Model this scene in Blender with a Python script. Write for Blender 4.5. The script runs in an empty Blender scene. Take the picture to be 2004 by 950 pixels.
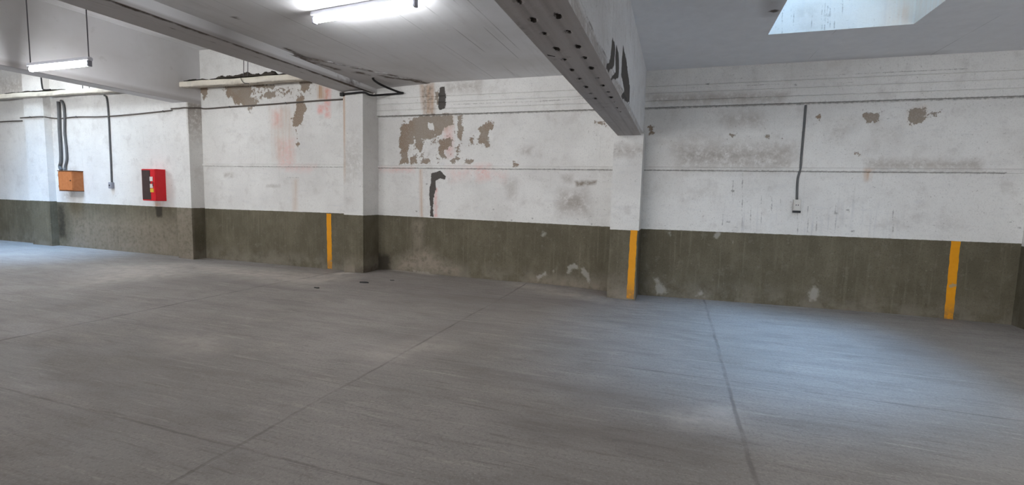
import bpy, bmesh, math, random
import numpy as np
from mathutils import Vector, Matrix
random.seed(4); rng = np.random.default_rng(4)
SC = bpy.context.scene; COL = SC.collection

# ---------------------------------------------------------------- camera, sky, exposure
H = 1.6; FPX = 942.49
_y, _p, _r = [math.radians(a) for a in (-18.63, -5.567, -1.526)]
_fw = np.array([math.sin(_y)*math.cos(_p), math.cos(_y)*math.cos(_p), math.sin(_p)])
_rt = np.array([math.cos(_y), -math.sin(_y), 0.0]); _up = np.cross(_rt, _fw)
RT = _rt*math.cos(_r) - _up*math.sin(_r); UP = _up*math.cos(_r) + _rt*math.sin(_r)
cd = bpy.data.cameras.new('camera'); cam = bpy.data.objects.new('camera', cd); COL.objects.link(cam)
cd.sensor_width = 36.0; cd.lens = FPX*36.0/2004.0; cd.clip_start = 0.05; cd.clip_end = 200
cam.matrix_world = Matrix(((RT[0], UP[0], -_fw[0], 0), (RT[1], UP[1], -_fw[1], 0), (RT[2], UP[2], -_fw[2], H), (0, 0, 0, 1)))
SC.camera = cam
SC.view_settings.view_transform = 'Standard'; SC.view_settings.look = 'None'
SC.view_settings.gamma = 1.0; SC.view_settings.use_curve_mapping = False
SC.view_settings.exposure = 0.12

SKY_LOW = (0.97, 0.985, 1.0); SKY_LOW_STRENGTH = 11.0; SKY_TOP = (0.56, 0.78, 1.0); SKY_TOP_STRENGTH = 6.0          # overcast sky, through the roof lights and the added gateway
TUBE_STRENGTH = 80.0
ADDED_SUN_STRENGTH = 19.0; ADDED_SUN_TILT = (-0.26, 0.02)            # added blue sun, stands in for skylight through the roof lights
wd = bpy.data.worlds.new('overcast_sky'); SC.world = wd; wd.use_nodes = True
wn = wd.node_tree.nodes; wl = wd.node_tree.links; bgn = wn['Background']
_tc = wn.new('ShaderNodeTexCoord'); _sx = wn.new('ShaderNodeSeparateXYZ'); _cr = wn.new('ShaderNodeValToRGB')
wl.new(_tc.outputs['Generated'], _sx.inputs[0]); wl.new(_sx.outputs['Z'], _cr.inputs[0]); wl.new(_cr.outputs['Color'], bgn.inputs[0])
_cr.color_ramp.elements[0].position = 0.35; _cr.color_ramp.elements[0].color = (*[c*SKY_LOW_STRENGTH/20 for c in SKY_LOW], 1)
_cr.color_ramp.elements[1].position = 0.75; _cr.color_ramp.elements[1].color = (*[c*SKY_TOP_STRENGTH/20 for c in SKY_TOP], 1)
bgn.inputs[1].default_value = 20.0

# where things stand (metres; X along the far wall, Y into it, Z up)
D, D1, D2, DP = 8.37, 8.02, 8.185, 7.865              # wall planes and pillar fronts
ZC, ZH = 3.678, 4.62                                  # low and high ceilings
P0, P1, P2, P3, P4 = (-15.89, -15.11), (-10.64, -10.186), (-6.134, -5.689), (-0.989, -0.537), (4.46, 4.92)
B3 = (-0.936, -0.575, 2.59)
SKYLIGHT = (0.965, 2.46, 4.9, 6.89)                  # the roof light in view
UNSEEN_SKYLIGHT = (-15.9, -12.1, 5.9, 7.2)               # unseen roof light over the far left bay
XL, XR, YR = -24.0, 9.0, -14.0
ADDED_GATE = (-14.0, -1.0, 3.1)  # unseen gateway behind the camera, added to let daylight in

sl = bpy.data.lights.new('added_sun', 'SUN'); sl.energy = ADDED_SUN_STRENGTH; sl.angle = math.radians(50); sl.color = (.27, .56, 1.0)
so = bpy.data.objects.new('added_sun', sl); COL.objects.link(so)
so.rotation_euler = Vector((ADDED_SUN_TILT[0], ADDED_SUN_TILT[1], -1)).to_track_quat('-Z', 'Y').to_euler()

def portal(x, y, z, sx, sy, rot=(0, 0, 0)):
    l = bpy.data.lights.new('daylight_portal', 'AREA'); l.shape = 'RECTANGLE'; l.size = sx; l.size_y = sy
    l.cycles.is_portal = True
    o = bpy.data.objects.new('daylight_portal', l); COL.objects.link(o); o.location = (x, y, z); o.rotation_euler = rot
for s in (SKYLIGHT, UNSEEN_SKYLIGHT):
    portal((s[0]+s[1])/2, (s[2]+s[3])/2, ZC+2.0 if s is SKYLIGHT else ZH+0.5, s[1]-s[0], s[3]-s[2])
portal((ADDED_GATE[0]+ADDED_GATE[1])/2, YR, ADDED_GATE[2]/2, ADDED_GATE[1]-ADDED_GATE[0], ADDED_GATE[2], (math.pi/2, 0, 0))

# ---------------------------------------------------------------- helpers
def at(u, v, ax, val):
    """the point of the plane axis=val that the photograph shows at pixel u, v"""
    d = RT*(u-1002)/FPX - UP*(v-475)/FPX + _fw
    o = np.array([0, 0, H]); return o + d*((val-o[ax])/d[ax])

def lin(r, g, b):
    f = lambda c: (c/255/12.92) if c/255 <= 0.04045 else ((c/255+0.055)/1.055)**2.4
    return (f(r), f(g), f(b), 1.0)

class NT:
    def __init__(s, name):
        s.m = bpy.data.materials.new(name); s.m.use_nodes = True
        s.t = s.m.node_tree; s.n = s.t.nodes; s.b = s.n['Principled BSDF']
        s.b.inputs['Specular IOR Level'].default_value = 0.25
        s.geo = s.n.new('ShaderNodeNewGeometry')
    def link(s, a, b): s.t.links.new(a, b)
    def put(s, sock, v):
        if isinstance(v, bpy.types.NodeSocket): s.link(v, sock)
        else: sock.default_value = v
    def attr(s, name):
        a = s.n.new('ShaderNodeAttribute'); a.attribute_name = name; return a.outputs['Fac']
    def pos(s, scale=(1, 1, 1)):
        m = s.n.new('ShaderNodeVectorMath'); m.operation = 'MULTIPLY'
        s.link(s.geo.outputs['Position'], m.inputs[0]); m.inputs[1].default_value = scale; return m.outputs[0]
    def xyz(s):
        x = s.n.new('ShaderNodeSeparateXYZ'); s.link(s.geo.outputs['Position'], x.inputs[0]); return x.outputs
    def noise(s, scale, detail=4, rough=0.55, sc=(1, 1, 1), dist=0.0):
        n = s.n.new('ShaderNodeTexNoise'); n.inputs['Scale'].default_value = scale
        n.inputs['Detail'].default_value = detail; n.inputs['Roughness'].default_value = rough
        n.inputs['Distortion'].default_value = dist
        s.link(s.pos(sc), n.inputs['Vector']); return n.outputs['Fac']
    def math(s, op, a, b=0.0, c=None):
        m = s.n.new('ShaderNodeMath'); m.operation = op; s.put(m.inputs[0], a); s.put(m.inputs[1], b)
        if c is not None: s.put(m.inputs[2], c)
        return m.outputs[0]
    def step(s, v, lo, hi, a=0.0, b=1.0):
        m = s.n.new('ShaderNodeMapRange'); m.interpolation_type = 'SMOOTHSTEP'
        s.put(m.inputs['Value'], v); m.inputs['From Min'].default_value = lo; m.inputs['From Max'].default_value = hi
        m.inputs['To Min'].default_value = a; m.inputs['To Max'].default_value = b; return m.outputs['Result']
    def mix(s, f, a, b):
        m = s.n.new('ShaderNodeMix'); m.data_type = 'RGBA'; s.put(m.inputs['Factor'], f)
        s.put(m.inputs['A'], a); s.put(m.inputs['B'], b)
        for i in m.inputs:
            if i.type == 'RGBA' and i.name == 'A': s.put(i, a)
            if i.type == 'RGBA' and i.name == 'B': s.put(i, b)
        f_in = [i for i in m.inputs if i.name == 'Factor' and i.type == 'VALUE'][0]; s.put(f_in, f)
        return [o for o in m.outputs if o.type == 'RGBA'][0]
    def ragged(s, name, noise, amp=0.9, w=0.06):
        v = s.math('ADD', s.attr(name), s.math('MULTIPLY', s.math('SUBTRACT', noise, 0.5), amp))
        return s.step(v, 0.5-w, 0.5+w)
    def bump(s, h, strength=0.3, dist=0.01):
        b = s.n.new('ShaderNodeBump'); b.inputs['Strength'].default_value = strength; b.inputs['Distance'].default_value = dist
        s.put(b.inputs['Height'], h); s.link(b.outputs[0], s.b.inputs['Normal'])
    def done(s, col, rough=0.8):
        s.put(s.b.inputs['Base Color'], col); s.put(s.b.inputs['Roughness'], rough); return s.m

def painted_wall(name, white=(228, 226, 222), dado=True):
    t = NT(name)
    n = t.noise(12, 8, 0.70); nf = t.noise(60, 3, 0.6); big = t.noise(0.9, 5, 0.6)
    drip = t.noise(1.0, 4, 0.6, (16, 16, 0.7)); spk = t.noise(34, 2, 0.5); brush = t.noise(1.0, 5, .65, (3, 3, 14))
    pores = t.noise(55, 4, .7)
    c = t.mix(t.step(big, 0.35, 0.75), lin(*white), lin(white[0]-16, white[1]-17, white[2]-17))
    c = t.mix(t.step(brush, .5, .8, 0, .35), c, lin(196, 195, 196))
    c = t.mix(t.step(drip, 0.60, 0.78, 0, 0.35), c, lin(186, 182, 174)); c = t.mix(t.step(pores, .5, .7, 0, .3), c, lin(176, 172, 168))
    c = t.mix(t.step(spk, 0.66, 0.76, 0, 0.5), c, lin(160, 154, 148))
    c = t.mix(t.step(t.noise(3.2, 6, .68), .5, .72, 0, .4), c, lin(184, 178, 172))
    c = t.mix(t.step(t.noise(90, 2, .6), .58, .75, 0, .35), c, lin(170, 166, 162))
    c = t.mix(t.math('MULTIPLY', t.attr('grime_shade'), t.step(n, 0.25, 0.6)), c, lin(142, 130, 118))
    c = t.mix(t.math('MULTIPLY', t.attr('drip'), t.step(drip, 0.5, 0.8, 0, .7)), c, lin(172, 173, 178))
    c = t.mix(t.math('MULTIPLY', t.attr('pink'), t.step(n, 0.2, 0.7)), c, lin(228, 150, 140))
    c = t.mix(t.math('MULTIPLY', t.attr('rust'), t.step(drip, 0.25, 0.7)), c, lin(190, 152, 118))
    peel = t.ragged('peel', n, 2.0, .05); dark = t.ragged('dark', n, 1.3, .06); line = t.ragged('line', t.noise(22, 4, .7), .8, .16)
    pc = t.mix(t.step(big, 0.4, 0.6), lin(150, 138, 126), lin(140, 120, 102))
    pc = t.mix(t.step(nf, .4, .8), pc, lin(166, 158, 148))
    c = t.mix(peel, c, pc)
    c = t.mix(dark, c, t.mix(nf, lin(70, 68, 66), lin(98, 92, 86)))
    c = t.mix(t.math('MULTIPLY', line, .62), c, lin(96, 90, 84))
    if dado:
        dn = t.noise(3.0, 6, 0.62, (1, 1, .6)); ds = t.noise(1.0, 4, .6, (22, 22, .9))
        d = t.mix(t.step(dn, 0.35, 0.7), lin(92, 86, 70), lin(108, 101, 84))
        d = t.mix(t.step(ds, .52, .75, 0, .5), d, lin(126, 118, 100)); d = t.mix(t.step(pores, .5, .68, 0, .5), d, lin(72, 66, 54)); d = t.mix(t.step(t.noise(9, 5, .7), .55, .7, 0, .5), d, lin(120, 112, 98))
        d = t.mix(t.step(spk, .69, .76, 0, .5), d, lin(140, 134, 120))
        d = t.mix(t.step(t.noise(20, 3, .6), .68, .76, 0, .6), d, lin(66, 60, 48))
        z = t.xyz()[2]
        low = t.math('MULTIPLY', t.step(z, 0.0, 0.42, 1, 0), t.step(t.noise(4, 5, .6), .35, .65))
        d = t.mix(t.math('MULTIPLY', low, .6), d, lin(134, 126, 114))
        d = t.mix(t.math('MULTIPLY', t.attr('dust'), t.step(n, .25, .6)), d, lin(150, 138, 124))
        d = t.mix(t.math('MULTIPLY', t.ragged('chalk', n, 1.3, .2), .6), d, lin(172, 168, 160))
        d = t.mix(t.ragged('painted_shade', n, .6, .25), d, lin(58, 52, 42))  # shade painted into the dado colour
        edge = t.math('ADD', t.attr('dz'), t.math('MULTIPLY', t.math('SUBTRACT', t.noise(14, 3), .5), .012))
        c = t.mix(t.step(edge, -0.004, 0.004, 1, 0), c, d)
    t.bump(t.math('ADD', t.math('MULTIPLY', n, 0.5), t.math('MULTIPLY', t.math('ADD', peel, dark), -0.9)), 0.5, 0.008)
    return t.done(c, 0.75)

def concrete_ceiling(name):
    t = NT(name); x, y, z = t.xyz()
    n = t.noise(6, 7, 0.65); big = t.noise(.7, 4, .6); st = t.noise(1, 5, .6, (9, .8, 1))
    c = t.mix(t.step(big, .35, .7), lin(226, 225, 226), lin(214, 212, 211))
    c = t.mix(t.step(st, .5, .75, 0, .45), c, lin(200, 197, 195))
    c = t.mix(t.step(n, .6, .8, 0, .5), c, lin(188, 182, 178))
    c = t.mix(t.math('MULTIPLY', t.step(t.noise(30, 2), .72, .78), .6), c, lin(214, 212, 210))
    c = t.mix(t.math('MULTIPLY', t.attr('light_lift'), t.step(t.noise(2.5, 5, .6), .2, .5, .75, 1)), c, t.mix(n, lin(246, 246, 247), lin(228, 227, 228)))  # right-hand bay ceiling made paler in place of missing light
    fade = t.step(t.noise(1, 3, .6, (3, .9, 1)), .4, .56)
    ln = None
    for k, (lx, w) in enumerate(((-2.77, .007), (-2.39, .006), (-2.24, .006), (-3.2, .004), (-4.6, .004), (-5.0, .004), (-1.7, .005), (-8.1, .006), (-9.0, .006), (1.7, .003), (3.2, .003))):
        a = t.step(t.math('ABSOLUTE', t.math('SUBTRACT', x, lx)), w*.4, w*1.8, 1, 0)
        ln = a if ln is None else t.math('MAXIMUM', ln, a)
    c = t.mix(t.math('MULTIPLY', t.math('MULTIPLY', ln, fade), .5), c, lin(130, 126, 124))
    wl = t.step(t.math('ABSOLUTE', t.math('SUBTRACT', x, -4.11)), .004, .014, 1, 0)
    c = t.mix(t.math('MULTIPLY', t.math('MULTIPLY', wl, t.step(t.noise(1, 3, .6, (3, 2.2, 1)), .4, .52)), .8), c, lin(226, 224, 222))
    c = t.mix(t.ragged('dark', n, 1.0, .22), c, lin(96, 88, 82))
    c = t.mix(t.math('MULTIPLY', t.attr('grime_shade'), .8), c, lin(112, 98, 88))
    t.bump(t.math('ADD', n, t.math('MULTIPLY', t.noise(40, 3), .4)), .35, .006)
    return t.done(c, .85)

def concrete_floor(name):
    t = NT(name); x, y, z = t.xyz()
    n = t.noise(5, 8, .68); big = t.noise(.55, 4, .55); st = t.noise(1, 6, .62, (.35, 4.0, 1), .4)
    st2 = t.noise(1, 5, .6, (.9, 11, 1), .3); blot = t.noise(1.6, 6, .65, (.7, 1.4, 1)); sp = t.noise(70, 2, .5)
    c = t.mix(t.step(big, .35, .68), lin(160, 153, 147), lin(144, 137, 131))
    c = t.mix(t.step(st, .46, .72, 0, .55), c, lin(132, 125, 120))
    c = t.mix(t.step(st2, .55, .74, 0, .5), c, lin(180, 172, 163))
    c = t.mix(t.step(t.noise(1, 6, .7, (1.8, 24, 1), .4), .52, .7, 0, .55), c, lin(112, 105, 101)); c = t.mix(t.step(t.noise(1.3, 6, .7, (1.0, 16, 1), .6), .56, .7, 0, .55), c, lin(186, 178, 168))
    c = t.mix(t.step(t.noise(2.6, 6, .7, (.7, 1.6, 1)), .5, .68, 0, .4), c, lin(122, 115, 110))
    c = t.mix(t.step(blot, .55, .72, 0, .45), c, lin(178, 170, 161))
    c = t.mix(t.step(n, .58, .74, 0, .4), c, lin(132, 124, 118))
    c = t.mix(t.step(t.noise(38, 4, .7), .48, .66, 0, .45), c, lin(118, 112, 108)); c = t.mix(t.step(sp, .55, .8, 0, .4), c, lin(206, 197, 186))
    c = t.mix(t.step(t.noise(95, 2, .5), .56, .8, 0, .5), c, lin(120, 115, 112))
    c = t.mix(t.math('MULTIPLY', t.attr('grime_shade'), t.step(st2, .25, .7, .35, 1)), c, lin(124, 116, 112))
    c = t.mix(t.math('MULTIPLY', t.attr('dust'), t.step(n, .3, .65, .3, 1)), c, lin(216, 206, 194))
    wob = t.math('MULTIPLY', t.math('SUBTRACT', t.noise(2.2, 4, .6), .5), .05)
    jl = None
    def joint(coord, val, w, gate=None):
        a = t.step(t.math('ABSOLUTE', t.math('ADD', t.math('SUBTRACT', coord, val), wob)), w*.4, w*1.6, 1, 0)
        return a if gate is None else t.math('MULTIPLY', a, gate)
    for a in (joint(x, .52, .014), joint(x, -2.5, .013), joint(x, -6.4, .02), joint(y, 4.58, .009, t.step(x, -.9, -.3)), joint(y, 2.165, .009, t.step(x, -1.2, -.6, 1, 0))):
        jl = a if jl is None else t.math('MAXIMUM', jl, a)
    jm = t.math('MULTIPLY', jl, t.step(t.noise(1.4, 4, .6),   .35, .62, .12, .62))
    c = t.mix(jm, c, lin(104, 98, 94))
    t.bump(t.math('ADD', t.math('MULTIPLY', n, .6), t.math('MULTIPLY', jl, -1.5)), .4, .006)
    return t.done(c, t.step(blot, .35, .7, .55, .8))

def plain(name, col, rough=0.5, metal=0.0, var=10, scale=25):
    t = NT(name); n = t.noise(scale, 5, .6)
    d = lambda k: lin(*[max(0, min(255, c+k)) for c in col])
    t.b.inputs['Metallic'].default_value = metal
    t.bump(n, .1, .003)
    return t.done(t.mix(n, d(-var), d(var)), rough)

def glow(name, col, strength):
    t = NT(name); t.b.inputs['Emission Color'].default_value = (*col, 1); t.b.inputs['Emission Strength'].default_value = strength
    n = t.noise(3, 2)
    return t.done(t.mix(n, lin(238, 240, 245), lin(244, 246, 250)), .3)

M = dict(
    wall=painted_wall('white_wall_olive_dado'), white=painted_wall('white_plaster', dado=False),
    beamside=painted_wall('old_white_beam_paint', (238, 238, 238), False),
    ceil=concrete_ceiling('formed_concrete_ceiling'), floor=concrete_floor('worn_concrete_floor'),
    shaft=painted_wall('stained_white_shaft', (196, 193, 186), False),
    black=plain('black_rubber_sheath', (34, 32, 32), .5, 0, 8, 60), conduit=plain('dull_brown_conduit', (92, 84, 78), .6, 0, 14, 12),
    grey_cable=plain('grey_conduit', (96, 96, 96), .5, 0, 14, 12),
    housing=plain('white_enamel', (226, 226, 234), .35, 0, 5), cap=plain('grey_lampholder', (150, 150, 158), .4, 0, 8),
    steel=plain('galvanised_rod', (92, 90, 92), .5, .4, 10), tube=glow('fluorescent_tube', (.93, .96, 1.0), TUBE_STRENGTH),
    red=plain('red_enamel', (206, 36, 44), .38, 0, 10, 8), dark_glass=plain('dark_cabinet_glass', (74, 62, 60), .15, 0, 8, 8),
    label=plain('paper_label', (214, 206, 200), .7, 0, 6), yellow_label=plain('yellow_sticker', (214, 176, 60), .6, 0, 8),
    wood=plain('orange_brown_board', (172, 104, 58), .6, 0, 20, 14), wood_edge=plain('dark_board_edge', (96, 66, 46), .7, 0, 12, 18),
    socket=plain('off_white_plastic', (206, 202, 196), .45, 0, 5), dark_plastic=plain('dark_plastic', (58, 58, 60), .45, 0, 6),
    debris=plain('dark_moss_and_grit', (70, 64, 56), .95, 0, 24, 30), cream=painted_wall('cream_ledge_paint', (226, 218, 202), False))

def stripe_mat():
    t = NT('worn_yellow_paint'); n = t.noise(14, 6, .65); sp = t.noise(5, 5, .6)
    c = t.mix(n, lin(216, 142, 14), lin(232, 160, 30)); c = t.mix(t.step(sp, .62, .66), c, lin(176, 150, 112))
    z = t.xyz()[2]; c = t.mix(t.math('MULTIPLY', t.step(z, .0, .35, 1, 0), t.step(n, .3, .6)), c, lin(168, 122, 62))
    return t.done(c, .6)
M['stripe'] = stripe_mat()

class MB:
    def __init__(s): s.v = []; s.f = []; s.a = {}
    def grid(s, P, close=False):
        """P: array (n, m, 3) of points, faces between neighbours"""
        n, m = P.shape[:2]; b = len(s.v); s.v += P.reshape(-1, 3).tolist()
        i = np.arange(n-1)[:, None]*m + np.arange(m-1)[None, :] + b
        q = np.stack([i, i+1, i+m+1, i+m], -1).reshape(-1, 4); s.f += q.tolist()
    def face(s, o, du, dv, res):
        o, du, dv = [np.array(k, float) for k in (o, du, dv)]
        nu = max(2, int(np.linalg.norm(du)/res)+1); nv = max(2, int(np.linalg.norm(dv)/res)+1)
        a = np.linspace(0, 1, nu)[:, None, None]; c = np.linspace(0, 1, nv)[None, :, None]
        s.grid(o + a*du + c*dv)
    def box(s, x0, x1, y0, y1, z0, z1):
        b = len(s.v)
        s.v += [(x, y, z) for x in (x0, x1) for y in (y0, y1) for z in (z0, z1)]
        s.f += [[b+i for i in q] for q in ((0, 1, 3, 2), (4, 6, 7, 5), (0, 4, 5, 1), (2, 3, 7, 6), (0, 2, 6, 4), (1, 5, 7, 3))]
    def prism(s, pts, vec):
        """a flat outline pts pushed along vec"""
        b = len(s.v); n = len(pts); vec = np.array(vec, float)
        s.v += [tuple(p) for p in pts] + [tuple(np.array(p, float)+vec) for p in pts]
        s.f += [list(range(b, b+n)), list(range(b+2*n-1, b+n-1, -1))] + [[b+i, b+n+i, b+n+(i+1) % n, b+(i+1) % n] for i in range(n)]
    def tube(s, pts, r, n=10):
        P = [np.array(p, float) for p in pts]; b0 = len(s.v); rs = r if hasattr(r, '__len__') else [r]*len(P)
        ref = np.array([0.31, 0.2, 0.93])
        for i, p in enumerate(P):
            d = P[min(i+1, len(P)-1)] - P[max(i-1, 0)]; d = d/np.linalg.norm(d)
            a = np.cross(d, ref if abs(d@ref) < .95 else np.array([1.0, 0, 0])); a /= np.linalg.norm(a); c = np.cross(d, a)
            s.v += [tuple(p + rs[i]*(a*math.cos(k*2*math.pi/n) + c*math.sin(k*2*math.pi/n))) for k in range(n)]
        for i in range(len(P)-1):
            for k in range(n):
                q = b0+i*n; s.f.append([q+k, q+(k+1) % n, q+n+(k+1) % n, q+n+k])
        s.f.append([b0+k for k in range(n)][::-1]); s.f.append([b0+(len(P)-1)*n+k for k in range(n)])
    def build(s, name, mat, parent=None, bevel=0, smooth=False, weld=True, attrs=None, seg=2):
        me = bpy.data.meshes.new(name); me.from_pydata([tuple(v) for v in s.v], [], s.f); me.materials.append(mat)
        bm = bmesh.new(); bm.from_mesh(me)
        if weld: bmesh.ops.remove_doubles(bm, verts=bm.verts, dist=1e-5)
        bmesh.ops.recalc_face_normals(bm, faces=bm.faces)
        if bevel: bmesh.ops.bevel(bm, geom=[e for e in bm.edges], offset=bevel, segments=seg, profile=.6, affect='EDGES')
        bm.to_mesh(me); bm.free()
        if smooth:
            for p in me.polygons: p.use_smooth = True
        if attrs:
            co = np.empty(len(me.vertices)*3); me.vertices.foreach_get('co', co)
            if parent: pass
            for k, arr in attrs(co.reshape(-1, 3)).items():
                at_ = me.attributes.new(k, 'FLOAT', 'POINT'); at_.data.foreach_set('value', np.asarray(arr, np.float32))
        o = bpy.data.objects.new(name, me); COL.objects.link(o)
        if parent is not None:
            o.parent = parent; o.matrix_parent_inverse = Matrix.Translation(-parent.location)
        return o

def tag(o, label=None, cat=None, group=None, kind=None):
    for k, v in (('label', label), ('category', cat), ('group', group), ('kind', kind)):
        if v: o[k] = v
    return o
def empty(name, loc, label, cat, group=None):
    o = bpy.data.objects.new(name, None); COL.objects.link(o); o.location = loc; o.empty_display_size = .1
    return tag(o, label, cat, group)

# masks: signed distance of points to outlines, all in metres on a plane
def poly_sd(P, poly):
    poly = np.asarray(poly, float); n = len(poly); d = np.full(len(P), 1e9); ins = np.zeros(len(P), bool)
    for i in range(n):
        a, b = poly[i], poly[(i+1) % n]; e = b-a; w = P-a
        t = np.clip((w@e)/max(e@e, 1e-12), 0, 1); d = np.minimum(d, np.hypot(*(w - t[:, None]*e).T))
        c = (a[1] > P[:, 1]) != (b[1] > P[:, 1])
        with np.errstate(divide='ignore', invalid='ignore'):
            ins ^= c & (P[:, 0] < (b[0]-a[0])*(P[:, 1]-a[1])/(b[1]-a[1]) + a[0])
    return np.where(ins, -d, d)
def soft(P, poly, w, amp=1.0, grow=0.0): return amp*np.clip(.5 - (poly_sd(P, poly)-grow)/(2*w), 0, 1)
def line_sd(P, pts):
    d = np.full(len(P), 1e9); pts = np.asarray(pts, float)
    for a, b in zip(pts[:-1], pts[1:]):
        e = b-a; w = P-a; t = np.clip((w@e)/max(e@e, 1e-12), 0, 1); d = np.minimum(d, np.hypot(*(w - t[:, None]*e).T))
    return d
def blob(P, c, rx, rz, amp=1.0):
    return amp*np.exp(-(((P[:, 0]-c[0])/rx)**2 + ((P[:, 1]-c[1])/rz)**2))

def crop(ox, oy, k):   # outlines were measured on enlarged views of the wall: offset and scale
    return lambda pts: [(ox+x/k, oy+y/k) for x, y in pts]
C6 = crop(690, 140, 2.795); C3 = crop(330, 80, 4.3175); C8 = crop(1250, 80, 2.159); C2 = crop(600, 400, 2.863); C7 = crop(950, 0, 3.275); C4 = crop(330, 280, 3.393)
def onwall(px, y): return [tuple(at(u, v, 1, y)[[0, 2]]) for u, v in px]
def onbeam(px, x): return [tuple(at(u, v, 0, x)[[1, 2]]) for u, v in px]

# ---------------------------------------------------------------- far wall, bay by bay
DADO = {'b4': onwall([(1262, 448.5), (1943, 475)], D), 'b3': onwall([(760, 422), (1190, 444)], D),
        'b2': onwall([(418, 409), (672, 418)], D2), 'b1': onwall([(125, 396), (360, 407)], D1)}
def dado_z(x, key):
    (xa, za), (xb, zb) = DADO[key]; return za + (zb-za)*np.clip((x-xa)/(xb-xa), -.3, 1.3)

def wall_bay(x0, x1, depth, top, res, girder, ledge):
    rows = list(np.arange(-.12, top, res)); rows = [(z, 0.0) for z in rows] + [(top, 0)]
    if ledge is not None:
        rows = [r for r in rows if not ledge-.03 < r[0] < ledge+.04] + [(ledge-.028, 0), (ledge-.026, -.016), (ledge+.004, -.022), (ledge+.02, -.02), (ledge+.036, 0)]
    if girder is not None:
        rows = [(z, yo if z < girder else -.055) for z, yo in rows] + [(girder-.001, 0), (girder, -.05), (girder+.008, -.055)]
        for g in (girder+.10, girder+.22, girder+.33):
            rows = [r for r in rows if abs(r[0]-g) > .012] + [(g-.009, -.055), (g, -.049), (g+.006, -.060)]
    rows.sort()
    xs = np.linspace(x0, x1, int((x1-x0)/res)+2)
    P = np.zeros((len(rows), len(xs), 3)); P[..., 0] = xs; P[..., 1] = depth + np.array([r[1] for r in rows])[:, None]; P[..., 2] = np.array([r[0] for r in rows])[:, None]
    return P
wb = MB()
wb.grid(wall_bay(XL, P0[0]+.05, D1, ZH, .12, None, None)); wb.grid(wall_bay(P0[1]-.05, P1[0]+.05, D1, ZH, .05, None, None))
wb.grid(wall_bay(P1[1]-.05, P2[0]+.05, D2, ZH, .022, None, 2.104))
wb.grid(wall_bay(P2[1]-.05, P3[0]+.05, D, ZC, .017, 3.09, 2.104)); wb.grid(wall_bay(P3[1]-.05, P4[0]+.05, D, ZC, .019, 3.09, 2.104))
wb.grid(wall_bay(P4[1]-.05, XR, D, ZC, .2, 3.09, 2.104))

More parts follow.
